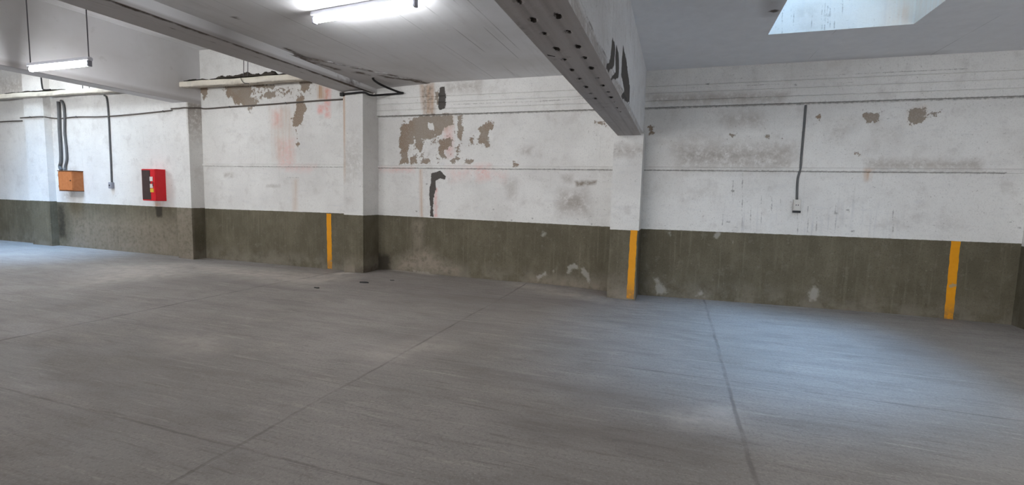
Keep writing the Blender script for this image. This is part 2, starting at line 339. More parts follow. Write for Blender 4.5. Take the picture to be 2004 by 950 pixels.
def wall_attrs(co):
    X, Z = co[:, 0], co[:, 2]; A = {k: np.zeros(len(co)) for k in ('peel', 'dark', 'pink', 'rust', 'grime_shade', 'chalk', 'drip', 'dust', 'line', 'painted_shade', 'dz')}
    A['dz'] = Z - np.select([X > -.8, X > -5.9, X > -10.4], [dado_z(X, 'b4'), dado_z(X, 'b3'), dado_z(X, 'b2')], dado_z(X, 'b1'))
    def add(key, px, y, w, amp=1.0, sel=None):
        poly = onwall(px, y); a = np.array(poly); m = (X > a[:, 0].min()-3*w) & (X < a[:, 0].max()+3*w) & (Z > a[:, 1].min()-3*w) & (Z < a[:, 1].max()+3*w)
        if m.any(): A[key][m] = np.maximum(A[key][m], soft(np.c_[X[m], Z[m]], poly, w, amp, .014 if key == 'peel' else 0))
    def addline(key, px, y, w, amp=1.0):
        pts = onwall(px, y); A[key] = np.maximum(A[key], amp*np.clip(1 - line_sd(np.c_[X, Z], pts)/w, 0, 1))
    gl = np.clip(1-np.abs(Z-3.082)/.034, 0, 1)*(X > -5.7); ll = np.clip(1-np.abs(Z-2.082)/.030, 0, 1)*(X > -10.2)*(X < 4.2)  # gl: girder's shadow line painted dark; ll: grimy line under the ledge
    A['line'] = np.maximum(.82*gl*np.where(X < -.8, .85+.15*np.exp(-((X+5)/.8)**2), .9), ll*np.select([X > -.8, X > -5.9], [.80, .78], .62))
    # bay beside the second pillar
    for p in ([(262, 290), (300, 283), (340, 255), (400, 242), (545, 238), (548, 290), (500, 300), (492, 345), (440, 352), (425, 375), (368, 372), (355, 335), (345, 345), (332, 385), (308, 400), (300, 440), (306, 500), (265, 502), (262, 440), (253, 380), (265, 330)],
              [(340, 345), (380, 360), (387, 400), (372, 440), (345, 405)], [(475, 375), (510, 365), (545, 380), (540, 408), (520, 420), (495, 430), (512, 475), (490, 482), (474, 450)],
              [(575, 236), (597, 236), (600, 320), (590, 372), (575, 362), (572, 290)], [(562, 468), (574, 425), (580, 470), (552, 502), (534, 490)], [(315, 470), (345, 458), (352, 500), (318, 507)], [(368, 490), (415, 478), (418, 500), (368, 506)],
              [(690, 310), (715, 290), (745, 272), (770, 278), (767, 310), (742, 330), (737, 360), (747, 405), (730, 412), (715, 392), (683, 398), (690, 370), (708, 350)], [(638, 372), (660, 352), (663, 398), (646, 400)],
              [(455, 115), (478, 105), (482, 185), (470, 190)], [(612, 488), (662, 480), (660, 498), (615, 502)], [(1325, 280), (1385, 278), (1390, 300), (1360, 292)], [(880, 500), (910, 500), (905, 517), (880, 517)]):
        add('peel', C6(p), D, .055, .88)
    for p in ([(430, 556), (480, 543), (510, 575), (506, 592), (480, 585), (456, 597), (452, 660), (442, 700), (440, 792), (427, 792), (424, 720), (418, 650), (430, 600)], [(485, 92), (510, 86), (519, 150), (516, 207), (480, 210), (474, 180), (480, 130)]):
        add('dark', C6(p), D, .045)
    add('peel', C6([(255, 250), (600, 240), (605, 500), (255, 505)]), D, .08, .34); add('peel', C6([(380, 75), (450, 75), (450, 238), (390, 238)]), D, .05, .36)
    hole = onwall(C6([(408, 276), (440, 280), (446, 322), (418, 318)]), D); A['peel'] *= 1 - soft(np.c_[X, Z], hole, .03)
    add('pink', C6([(680, 525), (740, 525), (745, 575), (690, 590)]), D, .12, .75); add('pink', C6([(145, 528), (340, 530), (335, 548), (150, 545)]), D, .06, .5)
    add('pink', C6([(520, 530), (680, 530), (640, 575), (540, 600)]), D, .12, .3); add('pink', C6([(446, 640), (462, 640), (462, 795), (448, 795)]), D, .03, .75)
    add('pink', C6([(740, 540), (840, 555), (830, 600), (780, 580)]), D, .1, .3); add('pink', C6([(495, 305), (550, 300), (548, 470), (515, 470)]), D, .06, .5)
    add('rust', C6([(365, 535), (382, 535), (382, 795), (368, 795)]), D, .025, .9); add('rust', C6([(480, 245), (545, 240), (548, 300), (490, 330)]), D, .06, .7)
    add('rust', C6([(380, 75), (448, 72), (455, 150), (450, 238), (398, 238), (388, 180)]), D, .05, .75); add('grime_shade', C6([(380, 75), (448, 72), (455, 238), (398, 238)]), D, .05, .7)
    add('grime_shade', C6([(1140, 660), (1270, 660), (1290, 770), (1130, 770)]), D, .14, .7); add('grime_shade', C6([(920, 418), (980, 418), (970, 445), (930, 445)]), D, .08, .6)
    add('grime_shade', C6([(1215, 600), (1335, 598), (1330, 615), (1225, 632)]), D, .025, 1.0); add('grime_shade', C6([(840, 590), (895, 590), (895, 700), (850, 700)]), D, .08, .35); add('grime_shade', C6([(520, 70), (700, 60), (700, 110), (520, 120)]), D, .08, .5)
    add('grime_shade', C6([(1140, 570), (1200, 570), (1200, 610), (1150, 600)]), D, .06, .5)
    addline('line', C6([(690, 540), (688, 740)]), D, .010, .7); 
    addline('line', C6([(560, 184), (1000, 168), (1300, 150)]), D, .022, .68); addline('line', C6([(700, 75), (712, 118)]), D, .012, .7)
    for a, b in ((870, 815), (985, 805), (1310, 835), (350, 765), (770, 755), (1440, 705), (405, 617)): add('line', C6([(a-8, b-5), (a+6, b-6), (a+5, b+6), (a-6, b+5)]), D, .02, .75)
    # bay with the cream ledge
    for p in ([(245, 395), (335, 395), (325, 482), (300, 492), (280, 440), (252, 432)], [(475, 380), (560, 375), (690, 380), (705, 440), (690, 475), (752, 488), (746, 545), (650, 548), (560, 540), (540, 470), (500, 470)], [(690, 365), (905, 372), (898, 395), (750, 400)],
              [(815, 430), (905, 425), (910, 460), (860, 492), (812, 472)], [(925, 420), (985, 440), (960, 450)], [(1105, 335), (1215, 340), (1180, 402), (1150, 432), (1122, 420)], [(1078, 468), (1147, 462), (1142, 520), (1165, 560), (1133, 640), (1128, 700), (1062, 725), (1045, 660), (1072, 600), (1083, 540)],
              [(670, 560), (705, 555), (690, 610)], [(1085, 870), (1102, 870), (1100, 910), (1086, 910)]):
        add('peel', C3(p), D2, .06, .84)
    addline('peel', C3([(1066, 720), (1085, 790), (1095, 910)]), D2, .025, .75)
    add('peel', C3([(430, 370), (1250, 370), (1200, 470), (740, 520), (480, 500)]), D2, .12, .44); add('rust', C3([(1248, 366), (1348, 390), (1342, 492), (1252, 492)]), D2, .03, 1.0); add('pink', C3([(1318, 400), (1366, 400), (1362, 645), (1325, 640)]), D2, .05, .95); add('pink', C3([(1255, 545), (1320, 545), (1300, 610), (1262, 610)]), D2, .05, .9)
    add('pink', C3([(885, 600), (945, 600), (945, 715), (890, 715)]), D2, .1, .6); add('rust', C3([(850, 555), (1060, 555), (1050, 1000), (900, 1000)]), D2, .12, .35); add('pink', C4([(720, -20), (830, -20), (830, 160), (740, 160)]), D2, .1, .4)
    add('pink', C4([(740, 150), (980, 155), (930, 190), (780, 180)]), D2, .08, .35); add('rust', C4([(820, 240), (860, 240), (855, 450), (825, 450)]), D2, .05, .4); add('grime_shade', C3([(100, 395), (260, 400), (240, 480), (120, 480)]), D2, .06, .8)
    add('grime_shade', C4([(370, 200), (420, 200), (420, 225), (370, 225)]), D2, .04, .6); add('grime_shade', C4([(650, 280), (740, 280), (740, 292), (650, 292)]), D2, .03, .6); add('line', C4([(780, 226), (866, 226), (866, 236), (780, 236)]), D2, .014, .6)
    # bay under the roof light
    for p in ([(1145, 325), (1150, 300), (1172, 284), (1202, 278), (1217, 300), (1285, 293), (1280, 306), (1212, 322), (1190, 347), (1145, 352)], [(950, 312), (1022, 303), (1000, 342), (962, 347)], [(748, 322), (772, 310), (766, 332)], [(46, 365), (64, 360), (60, 392), (43, 397)],
              [(533, 393), (557, 398), (547, 410)], [(593, 405), (617, 401), (607, 417)], [(920, 472), (944, 478), (930, 490)], [(384, 398), (402, 398), (398, 410)]):
        add('peel', C8(p), D, .06, .80)
    add('rust', C8([(1145, 300), (1205, 280), (1215, 320), (1150, 350)]), D, .06, .6)
    add('grime_shade', C8([(160, 440), (640, 450), (620, 520), (180, 530)]), D, .2, .75); add('grime_shade', C8([(340, 500), (640, 500), (640, 535), (360, 530)]), D, .08, .7); add('grime_shade', C8([(340, 310), (520, 310), (520, 360), (360, 360)]), D, .12, .5)
    add('grime_shade', C8([(960, 510), (1440, 508), (1440, 540), (980, 540)]), D, .08, .7); add('grime_shade', C8([(800, 340), (930, 340), (860, 420), (800, 420)]), D, .12, .35); add('rust', C8([(955, 545), (985, 545), (975, 590), (960, 590)]), D, .04, .9)
    add('grime_shade', C8([(30, 230), (640, 220), (600, 265), (60, 265)]), D, .05, .5); add('grime_shade', C8([(1000, 370), (1100, 370), (1090, 420), (1010, 420)]), D, .12, .3)
    addline('line', C8([(280, 170), (700, 152), (1380, 122)]), D, .02, .62); addline('line', C8([(40, 208), (400, 193), (900, 178)]), D, .016, .6)
    add('drip', C8([(380, 560), (460, 560), (470, 700), (1000, 700), (1160, 740), (1160, 840), (340, 810), (340, 730)]), D, .15, .9)
    for a, b, c in ((398, 590, 680), (438, 560, 800), (473, 690, 805), (518, 650, 790), (562, 660, 720), (672, 720, 815), (715, 700, 815), (752, 720, 815), (600, 670, 720), (832, 690, 800), (1075, 700, 830), (355, 730, 780)): addline('line', C8([(a, b), (a-1, c)]), D, .024, .62)
    for a, b in ((380, 765), (905, 805), (398, 635), (885, 715), (835, 730), (1570, 765), (1610, 790), (660, 190), (290, 186)): add('line', C8([(a-12, b-4), (a+10, b-6), (a+8, b+7), (a-10, b+5)]), D, .02, .7)
    # dado: efflorescence, scuffs and painted shade
    for p in ([(1460, 350), (1500, 330), (1525, 340), (1520, 365), (1490, 365), (1475, 395), (1458, 390)], [(1530, 355), (1560, 350), (1600, 430), (1585, 455), (1540, 385)], [(1285, 400), (1340, 375), (1345, 395), (1295, 430)], [(1365, 370), (1390, 365), (1385, 385)],
              [(1935, 410), (1965, 410), (1985, 450), (1980, 510), (1955, 510), (1950, 450)], [(1320, 150), (1345, 160), (1330, 190), (1310, 175)], [(590, 370), (640, 375), (700, 385), (690, 392), (600, 382)]):
        add('chalk', C2(p), D, .045, .8)
    for p in ([(115, 805), (140, 805), (135, 830)], [(330, 800), (350, 815), (335, 838), (310, 835)], [(390, 840), (405, 845), (400, 862)]): add('chalk', C8(p), D, .03, .75)
    for p in ([(1278, 548), (1288, 542), (1296, 556), (1310, 575), (1290, 580)], [(1580, 572), (1592, 557), (1606, 570), (1600, 592), (1584, 590)], [(1360, 580), (1372, 565), (1385, 580)]): add('chalk', p, D, .05, .75)
    add('dust', C2([(520, 310), (590, 270), (680, 250), (760, 320), (860, 360), (840, 400), (500, 370)]), D, .12, .8); add('dust', C2([(590, 90), (660, 90), (650, 260), (600, 260)]), D, .06, .5); add('dust', C2([(1240, 400), (1690, 440), (1690, 510), (1240, 450)]), D, .1, .5)
    add('painted_shade', C2([(320, 260), (480, 270), (480, 390), (300, 390)]), D, .12, .72)  # pillar's corner shade painted dark at the wall base
    add('painted_shade', [(303, 402), (318, 402), (318, 426), (306, 426)], D1, .05, .85); add('rust', [(300, 396), (320, 396), (318, 408), (304, 408)], D1, .03, .7)  # cabinet's shadow painted on the dado, plus a rust mark
    add('painted_shade', [(110, 396), (128, 397), (132, 470), (112, 470)], D1, .12, .62); add('dust', [(140, 420), (350, 430), (350, 505), (140, 485)], D1, .2, .5)  # wall shading beside the far left pillar painted dark
    add('grime_shade', [(70, 200), (112, 205), (108, 320), (84, 320)], D1, .2, .4); add('grime_shade', [(118, 330), (150, 330), (146, 392), (122, 392)], D1, .1, .5)  # first patch continues the painted shading beside the pillar above the dado
    add('grime_shade', [(0, 150), (75, 150), (70, 185), (0, 190)], D1, .2, .5)
    return A
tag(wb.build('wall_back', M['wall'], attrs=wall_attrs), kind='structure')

# ---------------------------------------------------------------- other walls, floor, ceilings
def shell(name, fill, mat, attrs=None):
    b = MB(); fill(b); return tag(b.build(name, mat, attrs=attrs), kind='structure')
zero = lambda co: dict(dz=co[:, 2]-1.12)
shell('wall_left', lambda b: b.box(XL-.2, XL, YR, D1, -.1, ZH+.2), M['wall'], zero)
shell('wall_right', lambda b: b.box(XR, XR+.2, YR, D, -.1, ZC+.2), M['wall'], zero)
def rear(b):
    b.box(XL-.2, ADDED_GATE[0], YR-.2, YR, -.1, ZH+.2); b.box(ADDED_GATE[1], XR+.2, YR-.2, YR, -.1, ZC+.2); b.box(ADDED_GATE[0], ADDED_GATE[1], YR-.2, YR, ADDED_GATE[2], ZH+.2)
shell('wall_front', rear, M['wall'], zero)

fb = MB()
fx = np.r_[np.linspace(XL-.2, -18.2, 12), np.arange(-18, 6, .06), np.linspace(6.2, XR+.2, 8)]
fy = np.r_[np.linspace(YR-2, .6, 14), np.arange(.8, D+.06, .06)]
FP = np.zeros((len(fx), len(fy), 3)); FP[..., 0] = fx[:, None]; FP[..., 1] = fy[None, :]
gx, gy = FP[..., 0], FP[..., 1]
base = np.interp(gx, [-18, -10.7, -10.2, -6.3, -5.9, -5.3, -4.6, -3.9, -2.3, -1.6, -.5, .7, 3.1, 3.8, 4.6], [0, -.01, -.02, -.027, .0, .045, .03, .016, .002, -.006, -.030, -.01, .022, .016, .01])
g = lambda x, y, rx, ry, h: h*np.exp(-((gx-x)/rx)**2 - ((gy-y)/ry)**2)
FP[..., 2] = base*np.clip((gy-6.2)/1.6, 0, 1) + g(-5.95, 7.72, .3, .16, .035) + g(-2.0, 8.3, .9, .25, .02)
fb.grid(FP)
def floor_attrs(co):
    X, Y = co[:, 0], co[:, 1]; P = np.c_[X, Y]; A = {k: np.zeros(len(co)) for k in ('grime_shade', 'dust')}
    fl = lambda px: [tuple(at(u, v, 2, 0.0)[:2]) for u, v in px]
    for px, w, a in (([(980, 800), (1200, 830), (1420, 865), (1400, 905), (1200, 880), (1000, 850)], .25, .75), ([(1110, 745), (1290, 770), (1330, 800), (1150, 790)], .2, .6), ([(900, 720), (1180, 755), (1180, 770), (900, 745)], .15, .5), ([(1000, 920), (1300, 945), (1300, 960), (1000, 950)], .15, .5),
                     ([(690, 545), (900, 560), (1100, 590), (1000, 610), (760, 590)], .5, .55), ([(1690, 655), (1830, 670), (1900, 720), (1740, 700)], .3, .6), ([(0, 690), (300, 700), (420, 850), (100, 930), (0, 900)], .7, .4), ([(760, 660), (900, 625), (920, 640), (800, 675)], .2, .4)):
        A['grime_shade'] = np.maximum(A['grime_shade'], soft(P, fl(px), w, a))
    for px, w, a in (([(380, 515), (640, 535), (700, 545), (600, 560), (380, 530)], .3, .55), ([(200, 520), (380, 514), (360, 540), (150, 560)], .4, .5), ([(650, 535), (700, 527), (705, 536), (660, 542)], .12, .8), ([(770, 529), (850, 538), (850, 542), (770, 534)], .08, .8), ([(1000, 555), (1180, 580), (1180, 590), (1000, 562)], .2, .5), ([(1320, 815), (1420, 800), (1440, 830), (1340, 835)], .15, .6), ([(700, 690), (860, 660), (900, 680), (740, 710)], .2, .35), ([(330, 660), (420, 660), (420, 690), (340, 690)], .2, .4)):
        A['dust'] = np.maximum(A['dust'], soft(P, fl(px), w, a))
    return A
tag(fb.build('floor', M['floor'], smooth=True, attrs=floor_attrs), kind='structure')

def slab(b, x0, x1, y0, y1, z, hole, res, thick):
    if hole:
        hx0, hx1, hy0, hy1 = hole
        for q in ((x0, hx0, y0, y1), (hx1, x1, y0, y1), (hx0, hx1, y0, hy0), (hx0, hx1, hy1, y1)): slab(b, *q, z, None, res, thick)
        return
    b.face((x0, y0, z), (x1-x0, 0, 0), (0, y1-y0, 0), res)
def ceil_attrs(co):
    X, Y = co[:, 0], co[:, 1]; P = np.c_[X, Y]; A = {k: np.zeros(len(co)) for k in ('dark', 'grime_shade')}; A['light_lift'] = (X > -.6)*1.0  # whitened right-hand bay stands in for light
    cl = lambda px, z=ZC: [tuple(at(u, v, 2, z)[:2]) for u, v in px]
    A['dark'] = np.maximum(A['dark'], .8*np.clip(1-line_sd(P, cl([(560, 95), (602, 116), (660, 132), (740, 146), (800, 155), (849, 165)]))/.10, 0, 1))
    for p in ([(357, 33), (367, 32), (381, 38), (368, 39)], [(455, 33), (466, 33), (474, 37), (462, 38)], [(1500, 24), (1515, 18), (1530, 20), (1520, 26)], [(1478, 71), (1486, 71), (1486, 73)]): A['dark'] = np.maximum(A['dark'], soft(P, cl(p), .03, .95))
    A['grime_shade'] = np.maximum(A['grime_shade'], soft(P, cl([(560, 95), (700, 135), (849, 162), (760, 165), (640, 150)]), .15, .5)); A['grime_shade'] = np.maximum(A['grime_shade'], soft(P, cl([(1500, 0), (1530, 0), (1515, 30), (1500, 30)]), .1, .7))
    A['grime_shade'] = np.maximum(A['grime_shade'], soft(P, cl([(1500, 125), (1850, 100), (1850, 112), (1500, 130)]), .1, .3))
    return A
cb = MB(); slab(cb, P2[1]-.05, XR+.2, YR-.2, D+.1, ZC, SKYLIGHT, .07, .2)
tag(cb.build('ceiling', M['ceil'], attrs=ceil_attrs), kind='structure')
ch = MB(); slab(ch, XL-.2, P2[0]+.06, YR-.2, D2+.1, ZH, UNSEEN_SKYLIGHT, .3, .2)
tag(ch.build('ceiling', M['ceil'], attrs=ceil_attrs), kind='structure')
# sloped haunch between the second beam and the far wall, its lower edge is the rough joint across the ceiling
q = [at(602, 116, 2, ZC), at(849, 165, 2, ZC)]
hz = MB(); e0, e1 = np.array([q[0][0]-.35, q[0][1]-.9, ZC-.001]), np.array([q[1][0], D-.055, ZC-.001]); f0, f1 = np.array([P2[1]+.001, e0[1]-.2, ZC-.01]), np.array([P2[1]+.001, D-.055, ZC-.05])
tt = np.linspace(0, 1, 70); HP = np.array([[e0+(e1-e0)*t+((f0+(f1-f0)*t)-(e0+(e1-e0)*t))*k_ - np.array([0, 0, .012*(k_ > 0)]) + np.array([.03*math.sin(t*37)+.02*math.sin(t*83), 0, 0])*(k_ < .05) for k_ in np.r_[0, .03, .06, .1, .2, .4, .7, 1.0]] for t in tt])
hz.grid(HP)
def haunch_attrs(co):
    A = ceil_attrs(co); dd = line_sd(co[:, :2], [e0[:2], e1[:2]]); A['dark'] = np.maximum(A['dark'], .66*np.clip(1-dd/.11, 0, 1)); A['grime_shade'] = np.maximum(A['grime_shade'], .3); return A
tag(hz.build('trim_1', M['ceil'], attrs=haunch_attrs), kind='structure')

# roof-light shafts: four plastered sides above the openings
def shaft(name, s, z, h, t=.12):
    b = MB(); x0, x1, y0, y1 = s
    b.face((x0, y1, z), (x1-x0, 0, 0), (0, 0, h), .014); b.face((x0, y0, z), (x1-x0, 0, 0), (0, 0, h), .1); b.face((x0, y0, z), (0, y1-y0, 0), (0, 0, h), .05); b.face((x1, y0, z), (0, y1-y0, 0), (0, 0, h), .05)
    def sa(co):
        A = {k: np.zeros(len(co)) for k in ('grime_shade', 'drip', 'line', 'rust', 'pink')}
        if s is SKYLIGHT:
            P = np.c_[co[:, 0], co[:, 2]]; on = np.abs(co[:, 1]-y1) < .01
            sk = crop(1460, 0, 3.684)
            A['drip'][:] = .45
            for a, b_, c in ((262, 90, 240), (345, 80, 200), (548, 40, 210), (570, 20, 215), (590, 40, 180), (607, 60, 200), (640, 60, 205), (697, -40, 135), (475, 110, 200), (325, 60, 140)):
                A['line'] = np.maximum(A['line'], on*.58*np.clip(1-line_sd(P, onwall(sk([(a, b_), (a-3, c)]), y1))/.022, 0, 1))
            for p in ([(1060, 0), (1260, 0), (1210, 160), (1050, 170)],): A['rust'] = np.maximum(A['rust'], on*soft(P, onwall(sk(p), y1), .12, .55))
            A['rust'] = np.maximum(A['rust'], (np.abs(co[:, 0]-x1) < .01)*.35)
            for p in ([(360, 60), (520, 50), (500, 130), (380, 140)], [(390, 180), (520, 190), (520, 215), (390, 215)]): A['grime_shade'] = np.maximum(A['grime_shade'], on*soft(P, onwall(sk(p), y1), .08, .35))
        return A
    return tag(b.build(name, M['shaft'], attrs=sa), kind='structure')
shaft('trim_2', SKYLIGHT, ZC, 2.0); shaft('trim_3', UNSEEN_SKYLIGHT, ZH, .5)

# ---------------------------------------------------------------- pillars
def pillar(x, depth, top, key, label, extra=None, z0=-.04):
    b = MB(); x0, x1 = x; r = .03 if key in ('b3', 'b2') else .06
    b.face((x0, DP, z0), (x1-x0, 0, 0), (0, 0, top-z0), r); b.face((x1, DP, z0), (0, depth-DP, 0), (0, 0, top-z0), r); b.face((x0, DP, z0), (0, depth-DP, 0), (0, 0, top-z0), r)
    b.face((x0, depth, z0), (x1-x0, 0, 0), (0, 0, top-z0), .5); b.face((x0, DP, top), (x1-x0, 0, 0), (0, depth-DP, 0), .5)
    def pa(co):
        A = {k: np.zeros(len(co)) for k in ('peel', 'rust', 'grime_shade', 'line', 'dark', 'dust', 'painted_shade', 'chalk')}; A['dz'] = co[:, 2]-key_z
        if extra: extra(co, A)
        return A
    key_z = {'b0': at(80, 393.5, 1, DP)[2], 'b1': at(374, 407.6, 1, DP)[2], 'b2': at(708, 422, 1, DP)[2], 'b3': at(1220, 450.5, 1, DP)[2], 'b4': 1.1}[key]
    return tag(b.build('concrete_pillar', M['wall'], attrs=pa), label, 'pillar')
def p2x(co, A):
    F = np.abs(co[:, 1]-DP) < .01; P = np.c_[co[:, 0], co[:, 2]]
    A['rust'] = F*np.clip(1-np.abs(co[:, 0]-P2[0]-.02)/.05, 0, 1)*np.clip((co[:, 2]-1.7)/.4, 0, 1)
    for p in ([(1495, 570), (1545, 575), (1500, 580)], [(1500, 655), (1545, 680), (1510, 665)], [(1490, 760), (1530, 790), (1500, 780)]): A['line'] = np.maximum(A['line'], F*soft(P, onwall(C3(p), DP), .015, .8))
    A['grime_shade'] = F*blob(P, (P2[0]+.2, 2.2), .3, .5, .4); A['painted_shade'] = np.clip(.62-co[:, 2]*1.6, 0, .5)*(co[:, 0] > P2[0]+.25); A['dust'] = np.clip(.4-co[:, 2], 0, .4)  # base darkened on the corner side, shade painted in
def p3x(co, A):
    F = np.abs(co[:, 1]-DP) < .01
    A['grime_shade'] = F*np.clip(1-np.abs(co[:, 2]-2.35)/.15, 0, 1)*.5; A['line'] = F*.6*np.clip(1-np.abs(co[:, 2]-2.36-.03*np.sin(co[:, 0]*17))/.02, 0, 1)
    A['dust'] = np.clip(.5-co[:, 2], 0, .5)
def p1x(co, A):
    A['grime_shade'] = (np.abs(co[:, 0]-P1[1]) < .01)*np.clip((co[:, 2]-2.4)/1.0, 0, .7); A['dust'] = (np.abs(co[:, 1]-DP) < .01)*.5  # right face darkened towards the top, shade painted in
pillar(P0, D1+.1, ZH, 'b0', 'wide white and olive pillar at far left, beside the brown wooden box')
pillar(P1, D2+.1, 3.44, 'b1', 'narrow white and olive pillar just right of the red fire cabinet', p1x)
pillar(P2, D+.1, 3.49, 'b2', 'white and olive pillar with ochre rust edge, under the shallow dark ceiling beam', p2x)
pil3 = pillar(P3, D+.1, 2.62, 'b3', 'white and olive pillar carrying its own yellow stripe, under the deep holed beam', p3x)
pillar(P4, D+.1, 2.59, 'b4', 'pillar edge at far right end of the wall, past the last yellow stripe')

# yellow bay stripes
def stripe(px_top, px_bot, w_top, w_bot, y, name, parent=None):
    a = at(*px_top, 1, y); c = at(*px_bot, 1, y); n = 40; P = np.zeros((n, 3, 3))
    for i in range(n):
        t = i/(n-1); p = a + (c-a)*t; w = .5*(w_top+(w_bot-w_top)*t)
        jl, jr = .002*math.sin(i*.7)+.0015*math.sin(i*1.3), .002*math.sin(i*.6+1)+.0015*math.sin(i*1.5)
        for k, xx in enumerate((-w+jl, 0, w+jr)): P[i, k] = (p[0]+xx, y, p[2])
    b = MB(); b.grid(P); F = P.copy(); F[..., 1] -= .003; b.grid(F)
    for k in (0, 2): b.grid(np.stack([P[:, k], F[:, k]], 1))
    for i in (0, -1): b.grid(np.stack([P[i], F[i]], 1))
    return b.build(name, M['stripe'], parent)
G = 'yellow parking bay stripes'
tag(stripe((643.5, 418.5), (645.5, 526), .115, .115, D2-.001, 'yellow_stripe'), 'yellow painted stripe on the olive wall between narrow left pillar and rust-edged pillar', 'painted stripe', G)
s3 = stripe((1240.5, 451), (1233, 585), .105, .115, DP-.001, 'yellow_stripe', pil3); s3['label'] = 'worn yellow painted stripe'
tag(stripe((1870.5, 472.5), (1856, 625), .105, .105, D-.001, 'yellow_stripe'), 'yellow painted stripe farthest right, on the olive wall past the white socket', 'painted stripe', G)

# ---------------------------------------------------------------- beams
HOLES = [(210, 10), (305, 128), (377, 218), (455, 315), (505, 385), (555, 450), (604, 507), (643, 557), (676, 602), (703, 632), (757, 690),
         (465, 105), (530, 207), (594, 300), (636, 372), (680, 438), (723, 503), (753, 549), (786, 592), (805, 625), (826, 657), (845, 692), (864, 718)]
hp = np.array([at(u, v, 2, B3[2])[:2] for u, v in C7(HOLES)])
hp = np.vstack([hp, [(-.83, y) for y in (2.1, 1.75, 1.4, 1.05)], [(-.68, y) for y in (2.15, 1.8, 1.45)]])
def beam_mat():
    t = NT('bare_beam_concrete'); n = t.noise(7, 7, .65); st = t.noise(1, 5, .6, (14, .8, 1)); sp = t.noise(45, 3, .6)
    c = t.mix(t.step(st, .35, .7), lin(196, 191, 188), lin(180, 174, 170)); c = t.mix(t.step(n, .55, .75, 0, .5), c, lin(130, 120, 114))
    c = t.mix(t.step(sp, .6, .75, 0, .5), c, lin(196, 190, 184)); c = t.mix(t.ragged('dark', t.noise(38, 4, .7), 1.5, .12), c, lin(44, 38, 34)); c = t.mix(t.attr('grime_shade'), c, lin(112, 104, 98))
    t.bump(t.math('ADD', n, t.math('MULTIPLY', sp, .4)), .4, .008); return t.done(c, .85)
M['beam'] = beam_mat()
bb = MB(); xs = np.arange(B3[0], B3[1]+.001, (B3[1]-B3[0])/30); ys = np.r_[np.arange(YR, .4, .25), np.arange(.6, DP+.02, .0125)]
BP = np.zeros((len(xs), len(ys), 3)); BP[..., 0] = xs[:, None]; BP[..., 1] = ys[None, :]; dz = np.zeros(BP.shape[:2])
for i, (hx, hy) in enumerate(hp):
    r = .017*(1 if hy < 5.0 else .75)
    dz = np.maximum(dz, .022*np.clip(1.4-np.hypot((BP[..., 0]-hx)/r, (BP[..., 1]-hy)/(r*1.5)), 0, 1))
BP[..., 2] = B3[2] + dz; bb.grid(BP)
def beam_attrs(co):
    A = {k: np.zeros(len(co)) for k in ('dark', 'grime_shade')}
    for i, (hx, hy) in enumerate(hp):
        r = (.017, .022, .019, .025)[i % 4]*(1 if hy < 5.0 else .7); A['dark'] = np.maximum(A['dark'], np.clip(1.25-np.hypot((co[:, 0]-hx)/(r*.8), (co[:, 1]-hy)/(r*2.0))*.75, 0, 1.1))
    P = co[:, :2]; s = [tuple(at(u, v, 2, B3[2])[:2]) for u, v in C7([(400, 352), (415, 358), (440, 362)])]
    A['dark'] = np.maximum(A['dark'], .8*np.clip(1-line_sd(P, s)/.02, 0, 1))
    for xx in (-.82, -.69): A['grime_shade'] = np.maximum(A['grime_shade'], .35*np.clip(1-np.abs(co[:, 0]-xx)/.012, 0, 1))
    return A
beam3 = empty('ceiling_beam', ((B3[0]+B3[1])/2, DP, B3[2]), 'deep white-sided concrete beam with two rows of dark holes underneath', 'beam')
bb.build('beam_underside', M['beam'], beam3, attrs=beam_attrs)['label'] = 'bare grey underside with two rows of dark holes'
sb = MB(); x1 = B3[1]; yy = np.r_[np.arange(YR, 1.0, .4), np.arange(1.0, D+.02, .016)]; zz = np.r_[np.arange(B3[2], ZC-.01, .02), ZC]
SP = np.zeros((len(yy), len(zz), 3)); SP[..., 0] = x1; SP[..., 1] = yy[:, None]; SP[..., 2] = zz[None, :]
chip = np.interp(yy, np.arange(0, 9, .08), rng.random(113)*.010); lo = np.clip(1-(zz-B3[2])/.10, 0, 1) > 0
SP[..., 0] -= np.where(lo, .006, 0)[None, :] + chip[:, None]*np.where(zz < B3[2]+.1, 1, 0)[None, :]
SP[:, 0, 0] = x1
sb.grid(SP); sb.face((B3[0], YR, B3[2]), (0, D-YR, 0), (0, 0, ZC-B3[2]), .2); sb.face((B3[0], YR, B3[2]), (x1-B3[0], 0, 0), (0, 0, ZC-B3[2]), .3); sb.face((B3[0], D, B3[2]), (x1-B3[0], 0, 0), (0, 0, ZC-B3[2]), .3)
sb.face((B3[0], DP, B3[2]), (x1-B3[0], 0, 0), (0, D-DP, 0), .3)
def side_attrs(co):
    A = {k: np.zeros(len(co)) for k in ('dark', 'peel', 'grime_shade', 'line', 'drip')}; F = np.abs(co[:, 0]-x1) < .03; P = co[:, 1:]
    for p in ([(815, 235), (808, 300), (798, 385), (778, 440), (800, 462), (825, 420), (832, 300)], [(838, 285), (852, 330), (858, 440), (852, 502), (812, 512), (822, 488), (835, 460), (832, 380)], [(882, 285), (905, 400), (915, 480), (926, 560), (922, 662), (875, 622), (890, 580), (870, 480), (875, 380)]):
        A['dark'] = np.maximum(A['dark'], F*soft(P, onbeam(C7(p), x1), .035, 1.0))
    zl = B3[2]+.10
    A['line'] = F*.72*np.clip(1-np.abs(co[:, 2]-zl-.012*np.sin(co[:, 1]*5))/.022, 0, 1)*(co[:, 1] < 5.6)
    A['grime_shade'] = F*np.where(co[:, 2] < zl, .55, 0); A['drip'][:] = .2
    return A
